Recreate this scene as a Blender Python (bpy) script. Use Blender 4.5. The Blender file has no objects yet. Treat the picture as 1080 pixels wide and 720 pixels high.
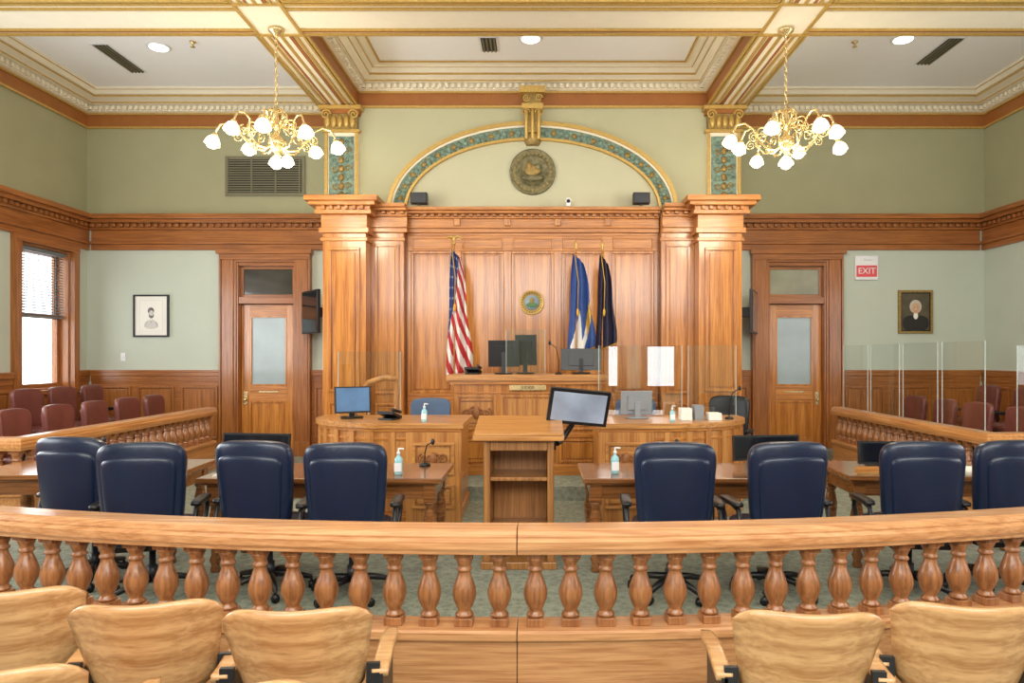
import bpy, bmesh, math, random
from mathutils import Matrix, Vector
random.seed(3)
sc=bpy.context.scene
try:
    sc.view_settings.view_transform='Standard'
except Exception: pass
pi=math.pi
# ------------------------------------------------------------ materials
def lin(c):
    out=[]
    for v in c[:3]:
        v=v/255.0
        out.append(v/12.92 if v<=.04045 else ((v+.055)/1.055)**2.4)
    return tuple(out)+(1,)
def base(name):
    m=bpy.data.materials.new(name); m.use_nodes=True
    nt=m.node_tree; b=nt.nodes['Principled BSDF']
    return m,nt,b
def mat(name,c,rough=.5,metal=0,emit=0,coat=0,var=.06,nscale=6,bump=0,bscale=60):
    m,nt,b=base(name)
    tc=nt.nodes.new('ShaderNodeTexCoord'); n=nt.nodes.new('ShaderNodeTexNoise')
    n.inputs['Scale'].default_value=nscale; n.inputs['Detail'].default_value=4
    nt.links.new(tc.outputs['Object'],n.inputs['Vector'])
    r=nt.nodes.new('ShaderNodeValToRGB')
    l=lin(c)
    r.color_ramp.elements[0].position=.3; r.color_ramp.elements[1].position=.7
    r.color_ramp.elements[0].color=tuple(x*(1-var) for x in l[:3])+(1,)
    r.color_ramp.elements[1].color=tuple(min(1,x*(1+var)) for x in l[:3])+(1,)
    nt.links.new(n.outputs['Fac'],r.inputs['Fac'])
    nt.links.new(r.outputs['Color'],b.inputs['Base Color'])
    b.inputs['Roughness'].default_value=rough; b.inputs['Metallic'].default_value=metal
    b.inputs['Coat Weight'].default_value=coat
    if emit:
        nt.links.new(r.outputs['Color'],b.inputs['Emission Color'])
        b.inputs['Emission Strength'].default_value=emit
    if bump:
        n2=nt.nodes.new('ShaderNodeTexNoise'); n2.inputs['Scale'].default_value=bscale
        nt.links.new(tc.outputs['Object'],n2.inputs['Vector'])
        bp=nt.nodes.new('ShaderNodeBump'); bp.inputs['Strength'].default_value=bump; bp.inputs['Distance'].default_value=.02
        nt.links.new(n2.outputs['Fac'],bp.inputs['Height']); nt.links.new(bp.outputs['Normal'],b.inputs['Normal'])
    return m
def wood(name,c1,c2,axis='Z',rough=.32,cross=30,along=1.0,coat=.3,cath=0,cmix=.12,lo=.36,hi=.62):
    m,nt,b=base(name)
    tc=nt.nodes.new('ShaderNodeTexCoord'); mp=nt.nodes.new('ShaderNodeMapping')
    s={'X':(along,cross,cross),'Y':(cross,along,cross),'Z':(cross,cross,along)}[axis]
    mp.inputs['Scale'].default_value=s
    nt.links.new(tc.outputs['Object'],mp.inputs['Vector'])
    n=nt.nodes.new('ShaderNodeTexNoise'); n.inputs['Scale'].default_value=1.6; n.inputs['Detail'].default_value=7
    n.inputs['Distortion'].default_value=.3; n.inputs['Roughness'].default_value=.62
    nt.links.new(mp.outputs['Vector'],n.inputs['Vector'])
    n2=nt.nodes.new('ShaderNodeTexNoise'); n2.inputs['Scale'].default_value=1.1; n2.inputs['Detail'].default_value=3
    nt.links.new(tc.outputs['Object'],n2.inputs['Vector'])
    r=nt.nodes.new('ShaderNodeValToRGB')
    r.color_ramp.elements[0].position=lo; r.color_ramp.elements[1].position=hi
    r.color_ramp.elements[0].color=lin(c2); r.color_ramp.elements[1].color=lin(c1)
    src=n.outputs['Fac']
    if cath:
        w=nt.nodes.new('ShaderNodeTexWave'); w.wave_type='BANDS'; w.bands_direction='X'if axis!='X' else 'Z'
        w.inputs['Scale'].default_value=cath; w.inputs['Distortion'].default_value=7; w.inputs['Detail'].default_value=2
        w.inputs['Detail Scale'].default_value=.7
        mp2=nt.nodes.new('ShaderNodeMapping'); mp2.inputs['Scale'].default_value={'X':(.22,1,1),'Y':(1,.22,1),'Z':(1,1,.22)}[axis]
        nt.links.new(tc.outputs['Object'],mp2.inputs['Vector']); nt.links.new(mp2.outputs['Vector'],w.inputs['Vector'])
        mx0=nt.nodes.new('ShaderNodeMix'); mx0.inputs[0].default_value=cmix
        nt.links.new(n.outputs['Fac'],mx0.inputs[2]); nt.links.new(w.outputs['Fac'],mx0.inputs[3])
        src=mx0.outputs[0]
    nt.links.new(src,r.inputs['Fac'])
    mx=nt.nodes.new('ShaderNodeMix'); mx.data_type='RGBA'; mx.blend_type='MULTIPLY'; mx.inputs[0].default_value=.35
    r2=nt.nodes.new('ShaderNodeValToRGB'); r2.color_ramp.elements[0].color=(.72,.62,.5,1); r2.color_ramp.elements[1].color=(1,1,1,1)
    r2.color_ramp.elements[0].position=.3; r2.color_ramp.elements[1].position=.65
    nt.links.new(n2.outputs['Fac'],r2.inputs['Fac'])
    nt.links.new(r.outputs['Color'],mx.inputs[6]); nt.links.new(r2.outputs['Color'],mx.inputs[7])
    nt.links.new(mx.outputs[2],b.inputs['Base Color'])
    b.inputs['Roughness'].default_value=rough; b.inputs['Coat Weight'].default_value=coat; b.inputs['Coat Roughness'].default_value=.12
    bp=nt.nodes.new('ShaderNodeBump'); bp.inputs['Strength'].default_value=.05; bp.inputs['Distance'].default_value=.01
    nt.links.new(n.outputs['Fac'],bp.inputs['Height']); nt.links.new(bp.outputs['Normal'],b.inputs['Normal'])
    return m
def clear(name,refl=.14,tint=(.95,.975,.975)):
    m=bpy.data.materials.new(name); m.use_nodes=True; nt=m.node_tree; nt.nodes.clear()
    o=nt.nodes.new('ShaderNodeOutputMaterial'); t=nt.nodes.new('ShaderNodeBsdfTransparent'); g=nt.nodes.new('ShaderNodeBsdfGlossy')
    t.inputs['Color'].default_value=tint+(1,); g.inputs['Roughness'].default_value=.01; g.inputs['Color'].default_value=(1,1,1,1)
    mx=nt.nodes.new('ShaderNodeMixShader'); mx.inputs[0].default_value=refl
    nt.links.new(t.outputs[0],mx.inputs[1]); nt.links.new(g.outputs[0],mx.inputs[2]); nt.links.new(mx.outputs[0],o.inputs[0])
    return m
OAK1=(212,142,66); OAK2=(164,96,36)
oz=wood('oak_vertical',OAK1,OAK2,'Z',cath=1.6,rough=.24,coat=.5); ox=wood('oak_horizontal',OAK1,OAK2,'X'); oy=wood('oak_depth',OAK1,OAK2,'Y')
odz=wood('oak_dark_vertical',(178,112,54),(134,78,34),'Z'); odx=wood('oak_dark_horizontal',(176,110,52),(132,76,32),'X'); ody=wood('oak_dark_depth',(176,110,52),(132,76,32),'Y')
rail_m=wood('oak_rail',(218,164,114),(184,126,80),'X',rough=.26,coat=.45); bal_m=wood('oak_baluster',(180,122,76),(134,82,44),'Z')
rail_my=wood('oak_rail_depth',(210,152,92),(176,114,62),'Y',rough=.28,coat=.4)
desk_m=wood('oak_desk',(212,154,88),(170,110,54),'X'); deskz=wood('oak_desk_vertical',(208,148,82),(168,106,52),'Z',cath=1.6)
pod_m=wood('oak_podium',(180,126,70),(134,86,42),'Z',rough=.4)
table_m=wood('walnut_table',(156,102,58),(108,66,34),'X',rough=.18,coat=.5)
seat_m=wood('plywood_seat',(222,176,124),(180,128,78),'X',rough=.28,cross=34,along=2.6,coat=.4,cath=3.2,cmix=.15,lo=.34,hi=.64)
carve=mat('carved_oak',(144,88,42),.4,bump=.4)
wall_lo=mat('wall_paint_pale_sage',(194,202,188),.7,var=.02,nscale=2)
wall_up=mat('wall_paint_olive',(162,160,126),.7,var=.03,nscale=2)
bay_up=mat('wall_paint_bay_olive',(186,184,150),.7,var=.03,nscale=2)
tymp=mat('plaster_pale_olive',(198,196,166),.7,var=.02,nscale=2)
cream=mat('plaster_cream',(240,232,210),.55,var=.02); white=mat('ceiling_white',(250,251,252),.7,var=.01)
brown=mat('frieze_brown',(158,98,46),.45,var=.08); gold=mat('gilding',(200,166,92),.4,.4,var=.12,nscale=30)
dgold=mat('aged_gilding',(156,130,74),.45,.4,var=.3,nscale=25,bump=.5,bscale=40)
teal=mat('teal_ornament',(118,142,126),.5,var=.45,nscale=18,bump=.6,bscale=35)
bronze=mat('bronze_seal_relief',(124,118,84),.5,.3,var=.35,nscale=14,bump=.9,bscale=24)
navy=mat('navy_leather',(16,32,60),.32,coat=.2,var=.1,bump=.05,bscale=90)
navyp=mat('navy_piping',(40,58,104),.4)
burg=mat('burgundy_leather',(110,58,52),.38,var=.15); slate=mat('slate_blue_fabric',(80,100,130),.7)
black=mat('black_plastic',(22,22,25),.35,var=.02); dgrey=mat('dark_metal',(55,56,60),.4,.5); lgrey=mat('grey_plastic',(140,146,152),.5)
pedge=mat('acrylic_edge',(190,200,194),.4)
screen=mat('monitor_screen',(18,22,30),.12,coat=.3); scr_blue=mat('monitor_screen_blue',(92,126,168),.12,coat=.3,emit=.15,var=.2,nscale=4)  # blue screen: window reflection put into its colour and faint glow
whitep=mat('white_plastic',(235,236,238),.4,var=.01); paper=mat('paper',(238,236,228),.8,var=.01)
redm=mat('red_sign',(226,84,90),.5,var=.02); brass=mat('brass',(230,206,152),.22,.75,var=.1)
vent_m=mat('vent_grille',(120,116,92),.5); dark=mat('dark_void',(26,24,20),.9)
frost=mat('frosted_glass',(160,176,180),.25,coat=.3,var=.08,nscale=3); dglass=mat('transom_dark_glass',(58,60,52),.08,coat=.5,var=.2,nscale=2)
tglass=mat('transom_glass',(150,152,132),.1,coat=.5,var=.2,nscale=2)  # paler tone: a bright reflection put into the glass colour
shade_m=mat('lamp_shade_glass',(255,238,196),.3,emit=4.5,var=.01); bulb_m=mat('lamp_bulb',(255,246,220),.3,emit=14,var=.01)
down_m=mat('downlight_lens',(255,246,225),.3,emit=8,var=.01)
fblue=mat('flag_blue',(34,52,112),.7,var=.15); fred=mat('flag_red',(186,38,44),.7,var=.1); fwhite=mat('flag_white',(232,230,225),.7,var=.03)
fnavy=mat('flag_navy',(40,36,62),.7,var=.2); fgold=mat('flag_gold',(214,166,54),.6,var=.1); flblue=mat('flag_bright_blue',(48,80,146),.7,var=.12)
plexi=clear('plexiglass',.13); plexi2=clear('plexiglass_thin',.05); glass=clear('window_glass',.06,(.97,.98,.98))
blind_m=mat('blind_slats',(120,124,128),.6); gel=mat('sanitizer_gel',(150,205,215),.15,coat=.4)
# carpet
carpet,nt,b=base('carpet_green_grey')
tc=nt.nodes.new('ShaderNodeTexCoord'); v=nt.nodes.new('ShaderNodeTexVoronoi'); v.inputs['Scale'].default_value=18
n=nt.nodes.new('ShaderNodeTexNoise'); n.inputs['Scale'].default_value=60; n.inputs['Detail'].default_value=5
mx=nt.nodes.new('ShaderNodeMix'); mx.inputs[0].default_value=.65
nt.links.new(tc.outputs['Object'],v.inputs['Vector']); nt.links.new(tc.outputs['Object'],n.inputs['Vector'])
nt.links.new(v.outputs['Distance'],mx.inputs[2]); nt.links.new(n.outputs['Fac'],mx.inputs[3])
r=nt.nodes.new('ShaderNodeValToRGB'); r.color_ramp.elements[0].position=.26; r.color_ramp.elements[1].position=.62
r.color_ramp.elements[0].color=lin((104,112,102)); r.color_ramp.elements[1].color=lin((152,158,144))
nt.links.new(mx.outputs[0],r.inputs['Fac']); nt.links.new(r.outputs['Color'],b.inputs['Base Color']); b.inputs['Roughness'].default_value=.95

# ------------------------------------------------------------ mesh builder
I4=Matrix.Identity(4)
def T(x=0,y=0,z=0): return Matrix.Translation((x,y,z))
def R(a,ax='Z'): return Matrix.Rotation(math.radians(a),4,ax)
class MB:
    def __init__(s,M=I4): s.v=[];s.f=[];s.m=[];s.s=[];s.mats=[];s.M=M
    def mi(s,m):
        if m not in s.mats: s.mats.append(m)
        return s.mats.index(m)
    def add(s,vs,fs,m,M=None,smooth=False):
        MM=s.M@M if M is not None else s.M
        o=len(s.v)
        s.v+=[tuple(MM@Vector(p)) for p in vs]
        if isinstance(m,list): ids=[s.mi(x) for x in m]
        else: ids=[s.mi(m)]*len(fs)
        for f,i in zip(fs,ids):
            s.f.append(tuple(o+k for k in f)); s.m.append(i); s.s.append(smooth)
    def box(s,x0,x1,y0,y1,z0,z1,m,M=None):
        vs=[(x,y,z) for z in (z0,z1) for y in (y0,y1) for x in (x0,x1)]
        s.add(vs,[(0,2,3,1),(4,5,7,6),(0,1,5,4),(2,6,7,3),(0,4,6,2),(1,3,7,5)],m,M)
    def lathe(s,prof,m,M=None,seg=16,smooth=True):
        vs=[];fs=[];n=len(prof)
        for (r,z) in prof:
            for k in range(seg):
                a=2*pi*k/seg; vs.append((r*math.cos(a),r*math.sin(a),z))
        for i in range(n-1):
            for k in range(seg):
                k2=(k+1)%seg; fs.append((i*seg+k,i*seg+k2,(i+1)*seg+k2,(i+1)*seg+k))
        fs.append(tuple(range(seg))[::-1]); fs.append(tuple((n-1)*seg+k for k in range(seg)))
        s.add(vs,fs,m,M,smooth)
    def cyl(s,r,z0,z1,m,M=None,seg=16): s.lathe([(r,z0),(r,z1)],m,M,seg)
    def tube(s,pts,r,m,M=None,seg=8,closed=False):
        P=[Vector(p) for p in pts]; n=len(P); vs=[];fs=[]
        rr=r if isinstance(r,(list,tuple)) else [r]*n
        up=None
        for i in range(n):
            if closed: t=(P[(i+1)%n]-P[i-1])
            else: t=P[min(i+1,n-1)]-P[max(i-1,0)]
            t.normalize()
            if up is None:
                up=Vector((0,0,1)) if abs(t.z)<.9 else Vector((1,0,0))
            a=up-t*up.dot(t)
            if a.length<1e-5: a=t.orthogonal()
            a.normalize(); bb=t.cross(a); up=a
            for k in range(seg):
                q=2*pi*k/seg; vs.append(tuple(P[i]+(a*math.cos(q)+bb*math.sin(q))*rr[i]))
        for i in range(n if closed else n-1):
            j=(i+1)%n
            for k in range(seg):
                k2=(k+1)%seg; fs.append((i*seg+k,i*seg+k2,j*seg+k2,j*seg+k))
        if not closed:
            fs.append(tuple(range(seg))[::-1]); fs.append(tuple((n-1)*seg+k for k in range(seg)))
        s.add(vs,fs,m,M,True)
    def sq(s,c,rad,m,e1=1,e2=1,M=None,nu=24,nv=14,fn=None):
        def p(w,e): return math.copysign(abs(w)**e,w)
        vs=[];fs=[]
        for j in range(nv+1):
            ph=-pi/2+pi*j/nv
            for i in range(nu):
                th=2*pi*i/nu
                x=p(math.cos(ph),e1)*p(math.cos(th),e2); y=p(math.cos(ph),e1)*p(math.sin(th),e2); z=p(math.sin(ph),e1)
                q=(x,y,z)
                if fn: q=fn(*q)
                vs.append((c[0]+rad[0]*q[0],c[1]+rad[1]*q[1],c[2]+rad[2]*q[2]))
        for j in range(nv):
            for i in range(nu):
                i2=(i+1)%nu; fs.append((j*nu+i,j*nu+i2,(j+1)*nu+i2,(j+1)*nu+i))
        s.add(vs,fs,m,M,True)
    def prism(s,poly,z0,z1,m,M=None):
        n=len(poly); vs=[(x,y,z0) for x,y in poly]+[(x,y,z1) for x,y in poly]
        fs=[tuple(range(n))[::-1],tuple(range(n,2*n))]+[(i,(i+1)%n,n+(i+1)%n,n+i) for i in range(n)]
        s.add(vs,fs,m,M)
    def sheet(s,fn,nu,nv,th,m,M=None,cm=None):
        P=[[Vector(fn(i/nu,j/nv)) for i in range(nu+1)] for j in range(nv+1)]
        vs=[];fs=[];ms=[]
        def idx(j,i,k): return (j*(nu+1)+i)*2+k
        for j in range(nv+1):
            for i in range(nu+1):
                du=P[j][min(i+1,nu)]-P[j][max(i-1,0)]; dv=P[min(j+1,nv)][i]-P[max(j-1,0)][i]
                nn=du.cross(dv); nn=nn.normalized() if nn.length>1e-9 else Vector((0,1,0))
                vs.append(tuple(P[j][i]-nn*th/2)); vs.append(tuple(P[j][i]+nn*th/2))
        for j in range(nv):
            for i in range(nu):
                mm=cm((i+.5)/nu,(j+.5)/nv) if cm else m
                fs.append((idx(j,i,0),idx(j+1,i,0),idx(j+1,i+1,0),idx(j,i+1,0))); ms.append(mm)
                fs.append((idx(j,i,1),idx(j,i+1,1),idx(j+1,i+1,1),idx(j+1,i,1))); ms.append(mm)
        for j in range(nv):
            for i in (0,nu):
                fs.append((idx(j,i,0),idx(j,i,1),idx(j+1,i,1),idx(j+1,i,0))); ms.append(m)
        for i in range(nu):
            for j in (0,nv):
                fs.append((idx(j,i,0),idx(j,i+1,0),idx(j,i+1,1),idx(j,i,1))); ms.append(m)
        s.add(vs,fs,ms,M,True)
    def sweep(s,prof,path,m,closed=False):
        n=len(path); L=len(prof); vs=[];fs=[]
        for i in range(n):
            if closed: a=path[i-1]; c=path[(i+1)%n]
            else: a=path[max(i-1,0)]; c=path[min(i+1,n-1)]
            b0=path[i]
            def nrm(p,q):
                v=Vector((q[0]-p[0],q[1]-p[1])); 
                if v.length<1e-9: return None
                v.normalize(); return Vector((-v.y,v.x))
            n1=nrm(a,b0); n2=nrm(b0,c)
            if n1 is None: n1=n2
            if n2 is None: n2=n1
            nn=(n1+n2).normalized(); k=1/max(.3,nn.dot(n1))
            for d,z in prof: vs.append((b0[0]+nn.x*d*k,b0[1]+nn.y*d*k,z))
        for i in range(n if closed else n-1):
            j=(i+1)%n
            for k in range(L):
                k2=(k+1)%L; fs.append((i*L+k,i*L+k2,j*L+k2,j*L+k))
        if not closed:
            fs.append(tuple(range(L))); fs.append(tuple((n-1)*L+k for k in range(L))[::-1])
        s.add(vs,fs,m)
    def done(s,name,bevel=0,loc=(0,0,0),rz=0,parent=None,recalc=True):
        me=bpy.data.meshes.new(name); me.from_pydata(s.v,[],s.f)
        for m in s.mats: me.materials.append(m)
        me.polygons.foreach_set('material_index',s.m); me.polygons.foreach_set('use_smooth',s.s)
        if recalc:
            bm=bmesh.new(); bm.from_mesh(me); bmesh.ops.recalc_face_normals(bm,faces=bm.faces); bm.to_mesh(me); bm.free()
        me.update()
        o=bpy.data.objects.new(name,me); sc.collection.objects.link(o); o.location=loc; o.rotation_euler=(0,0,math.radians(rz))
        if bevel:
            bv=o.modifiers.new('bevel','BEVEL'); bv.width=bevel; bv.segments=2; bv.limit_method='ANGLE'; bv.angle_limit=math.radians(50)
        if parent: o.parent=parent
        return o
def inst(o,name,loc,rz=0):
    c=bpy.data.objects.new(name,o.data); sc.collection.objects.link(c); c.location=loc; c.rotation_euler=(0,0,math.radians(rz))
    for md in o.modifiers:
        n=c.modifiers.new(md.name,md.type); n.width=md.width; n.segments=md.segments; n.limit_method='ANGLE'; n.angle_limit=md.angle_limit
    return c
def text(s,parent,loc,size,m,rot=(90,0,0),name='lettering'):
    cu=bpy.data.curves.new(name,'FONT'); cu.body=s; cu.size=size; cu.align_x='CENTER'; cu.align_y='CENTER'; cu.extrude=.002
    cu.materials.append(m); o=bpy.data.objects.new(name,cu); sc.collection.objects.link(o)
    o.location=loc; o.rotation_euler=[math.radians(a) for a in rot]; o.parent=parent; return o

XL,XR,YB,YR=-7.92,7.85,12.0,-3.0
AX=-.08
ML=T(XL,0,0)@R(90); MR=T(XR,0,0)@R(-90); MBK=T(0,YB,0); MRR=T(0,YR,0)@R(180)
def wallbuild(name,M,x0,x1,z1,holes,t=.3):
    mb=MB(M); xs=sorted({x0,x1}|{h[0] for h in holes}|{h[1] for h in holes})
    for a,c in zip(xs[:-1],xs[1:]):
        cuts=[(h[2],h[3]) for h in holes if h[0]<=a+1e-6 and h[1]>=c-1e-6]
        zs=sorted({0,4.0,z1}|{q for h in cuts for q in h})
        for p,q in zip(zs[:-1],zs[1:]):
            if any(h0<=p+1e-6 and h1>=q-1e-6 for h0,h1 in cuts): continue
            mb.box(a,c,0,t,p,q,wall_lo if q<=4.0 else wall_up)
    return mb.done(name)
DL=(-5.26,-4.24); DR=(4.02,5.04); DH=3.38
wallbuild('wall_back',MBK,XL-.3,XR+.3,6.5,[(DL[0],DL[1],0,DH),(DR[0],DR[1],0,DH)])
WZ=(1.2,3.5)
winL=[(10.38,11.55),(7.9,9.1),(5.2,6.4),(2.4,3.6),(-.6,.6)]  # all but the first are unseen, added to let in daylight
wallbuild('wall_left',ML,YR,YB,6.5,[(a,c)+WZ for a,c in winL])
wallbuild('wall_right',MR,-YB,-YR,6.5,[(-c,-a)+WZ for a,c in winL[2:]])
rw=[(-4.2,-3.2),(-2.5,-1.5),(1.9,2.35),(3.0,3.95)]
wallbuild('wall_rear',MRR,-XR-.3,-XL+.3,6.5,[(-c,-a,.8,3.2) for a,c in rw])
mb=MB(); mb.box(XL-.3,XR+.3,YR-.3,YB+.3,-.2,0,carpet); mb.done('floor')
# ---------------- trim
def panel(mb,x0,x1,z0,z1,y,m,fw=.035,d=.025,M=None,raised=True):
    mb.box(x0,x1,y-d,y,z0,z0+fw,m,M); mb.box(x0,x1,y-d,y,z1-fw,z1,m,M)
    mb.box(x0,x0+fw,y-d,y,z0+fw,z1-fw,m,M); mb.box(x1-fw,x1,y-d,y,z0+fw,z1-fw,m,M)
    if raised and x1-x0>fw*4:
        g=fw*1.7; mb.box(x0+g,x1-g,y-d*.6,y,z0+g,z1-g,m,M)
def entab(mb,x0,x1,m,top=4.2,s=1.0,dent=True):
    z=lambda q: top-(4.2-q)*s
    for a,c,d in ((3.6,3.7,.05),(3.7,3.75,.09),(3.75,3.95,.045),(3.95,3.99,.09),(3.99,4.06,.06),(4.06,4.12,.17),(4.12,4.2,.24)):
        mb.box(x0,x1,-d,-.001,z(a),z(c),m)
    if dent:
        n=int((x1-x0)/.12)
        for i in range(n):
            x=x0+(i+.5)*(x1-x0)/n; mb.box(x-.03,x+.03,-.12,-.061,z(3.995),z(4.055),m)
def wains(mb,x0,x1,m,mz):
    mb.box(x0,x1,-.04,-.001,0,1.46,m); mb.box(x0,x1,-.08,-.041,1.4,1.46,m); mb.box(x0,x1,-.085,-.001,1.46,1.5,m)
    mb.box(x0,x1,-.07,-.041,0,.2,m); mb.box(x0,x1,-.055,-.041,1.3,1.4,m)
    n=max(1,round((x1-x0)/.75)); w=(x1-x0)/n
    for i in range(n): panel(mb,x0+i*w+.06,x0+(i+1)*w-.06,.3,1.22,-.041,mz)
def trimwall(name,M,x0,x1,mh,mz,gaps):
    mb=MB(M); entab(mb,x0,x1,mh)
    mb.done(name.replace('wainscot','cornice'),bevel=.006)
    mb=MB(M)
    xs=[x0]+[q for g in sorted(gaps) for q in g]+[x1]
    for a,c in zip(xs[::2],xs[1::2]):
        if c-a>.05: wains(mb,a,c,mh,mz)
    mb.done(name,bevel=.005)
trimwall('trim_wainscot_back_left',MBK,XL+.1,-3.4,odx,odz,[(-5.54,-3.96)])
trimwall('trim_wainscot_back_right',MBK,3.25,XR-.1,odx,odz,[(3.74,5.32)])
trimwall('trim_wainscot_left',ML,YR+.1,YB-.0,ody,odz,[(a-.14,c+.14) for a,c in winL])
trimwall('trim_wainscot_right',MR,-YB+.0,-YR-.1,ody,odz,[(-c-.14,-a+.14) for a,c in winL[2:]])
# ---------------- doors
def door(name,x0,x1,knob,tm):
    mb=MB(MBK); 
    for a,c in ((x0-.28,x0),(x1,x1+.28)):
        mb.box(a,c,-.10,-.001,0,3.6,odz); mb.box(a+.04,c-.04,-.125,-.101,.25,3.42,odz)
        mb.box(a-.0,c+.0,-.14,-.101,0,.25,odz)
        mb.box(a if a<x0-.1 else c-.03,(a+.03) if a<x0-.1 else c,-.14,-.101,.25,3.42,odz)
    mb.box(x0-.28,x1+.28,-.14,-.102,3.42,3.52,odx); mb.box(x0,x1,-.10,-.001,3.38,3.6,odx)
    mb.box(x0-.32,x1+.32,-.18,-.102,3.52,3.6,odx)
    mb.box(x0+.001,x0+.03,-.08,.28,0,DH-.001,odz); mb.box(x1-.03,x1-.001,-.08,.28,0,DH-.001,odz)
    mb.box(x0+.03,x1-.03,-.06,.2,2.66,2.78,odx); mb.box(x0+.03,x1-.03,-.06,.2,3.32,DH-.001,odx)
    mb.box(x0+.03,x0+.08,.03,.09,2.78,3.32,odz); mb.box(x1-.08,x1-.03,.03,.09,2.78,3.32,odz)
    mb.box(x0+.08,x1-.08,.03,.09,2.78,2.83,odx); mb.box(x0+.08,x1-.08,.03,.09,3.27,3.32,odx)
    mb.box(x0+.08,x1-.08,.055,.065,2.83,3.27,tm)
    a,c=x0+.035,x1-.035; w=.15
    mb.box(a,a+w,.05,.1,.02,2.65,oz); mb.box(c-w,c,.05,.1,.02,2.65,oz)
    for z0,z1 in ((.02,.28),(.95,1.22),(2.45,2.65)): mb.box(a+w,c-w,.05,.1,z0,z1,ox)
    mb.box(a+w,c-w,.072,.08,1.22,2.45,frost); mb.box(a+w,c-w,.072,.09,.28,.95,oz)
    panel(mb,a+w,c-w,.28,.95,.07,oz,fw=.03); panel(mb,a+w,c-w,1.22,2.45,.07,oz,fw=.03,raised=False)
    kx=c-.075 if knob else a+.075
    mb.box(kx-.035,kx+.035,.04,.049,.88,1.12,brass); mb.sq((kx,.01,.98),(.03,.03,.03),brass)
    mb.tube([(kx,.05,.98),(kx,.01,.98)],.012,brass)
    mb.box(a+w+.15,c-w-.15,.04,.049,1.1,1.13,brass)
    mb.box(x0-.2,x1+.2,.301,.32,0,3.5,dark)
    mb.done(name,bevel=.005)
door('door_1',DL[0],DL[1],False,dglass); door('door_2',DR[0],DR[1],True,tglass)
# ---------------- windows
def window(name,M,x0,x1,z0,z1,wm,wh,blind=True):
    mb=MB(M)
    mb.box(x0-.13,x0,-.09,-.001,z0,z1,wm); mb.box(x1,x1+.13,-.09,-.001,z0,z1,wm)
    mb.box(x0-.13,x1+.13,-.1,-.001,z1,z1+.1,wh); mb.box(x0-.16,x1+.16,-.16,-.001,z0-.06,z0,wh)
    if z0>1: mb.box(x0-.13,x1+.13,-.05,-.001,0,z0-.06,wh); panel(mb,x0,x1,.3,z0-.2,-.051,wh)
    for a,c in ((x0+.001,x0+.03),(x1-.03,x1-.001)): mb.box(a,c,0,.28,z0,z1,wm)
    mb.box(x0+.03,x1-.03,0,.28,z0+.001,z0+.03,wh); mb.box(x0+.03,x1-.03,0,.28,z1-.03,z1-.001,wh)
    zm=z0+(z1-z0)*.52
    for y,a,c in ((.14,z0+.03,zm+.03),(.19,zm-.03,z1-.03)):
        mb.box(x0+.03,x0+.1,y,y+.045,a,c,wm); mb.box(x1-.1,x1-.03,y,y+.045,a,c,wm)
        mb.box(x0+.1,x1-.1,y,y+.045,a,a+.07,wh); mb.box(x0+.1,x1-.1,y,y+.045,c-.07,c,wh)
        mb.box(x0+.1,x1-.1,y+.02,y+.026,a+.07,c-.07,glass)
    if blind:
        zz=z1-.04; mb.box(x0+.04,x1-.04,.04,.1,zz-.06,zz,blind_m)
        n=int((z1-zm)/.045)
        for i in range(1,n): 
            z=zz-.05-i*.045
            mb.box(x0+.05,x1-.05,-.02,.02,-.0015,.0015,blind_m,T(0,.07,z)@R(30,'X'))
        mb.box(x0+.05,x1-.05,.05,.09,zm-.03,zm-.005,blind_m)
        for q in (.2,.8): mb.box(x0+(x1-x0)*q-.006,x0+(x1-x0)*q+.006,.066,.074,zm,zz,blind_m)
    mb.done(name,bevel=.004)
k=1
for a,c in winL: window(f'window_{k}',ML,a,c,*WZ,odz,ody); k+=1
for a,c in winL[2:]: window(f'window_{k}',MR,-c,-a,*WZ,odz,ody); k+=1
for a,c in rw: window(f'window_{k}',MRR,-c,-a,.8,3.2,odz,odx,False); k+=1
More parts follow.
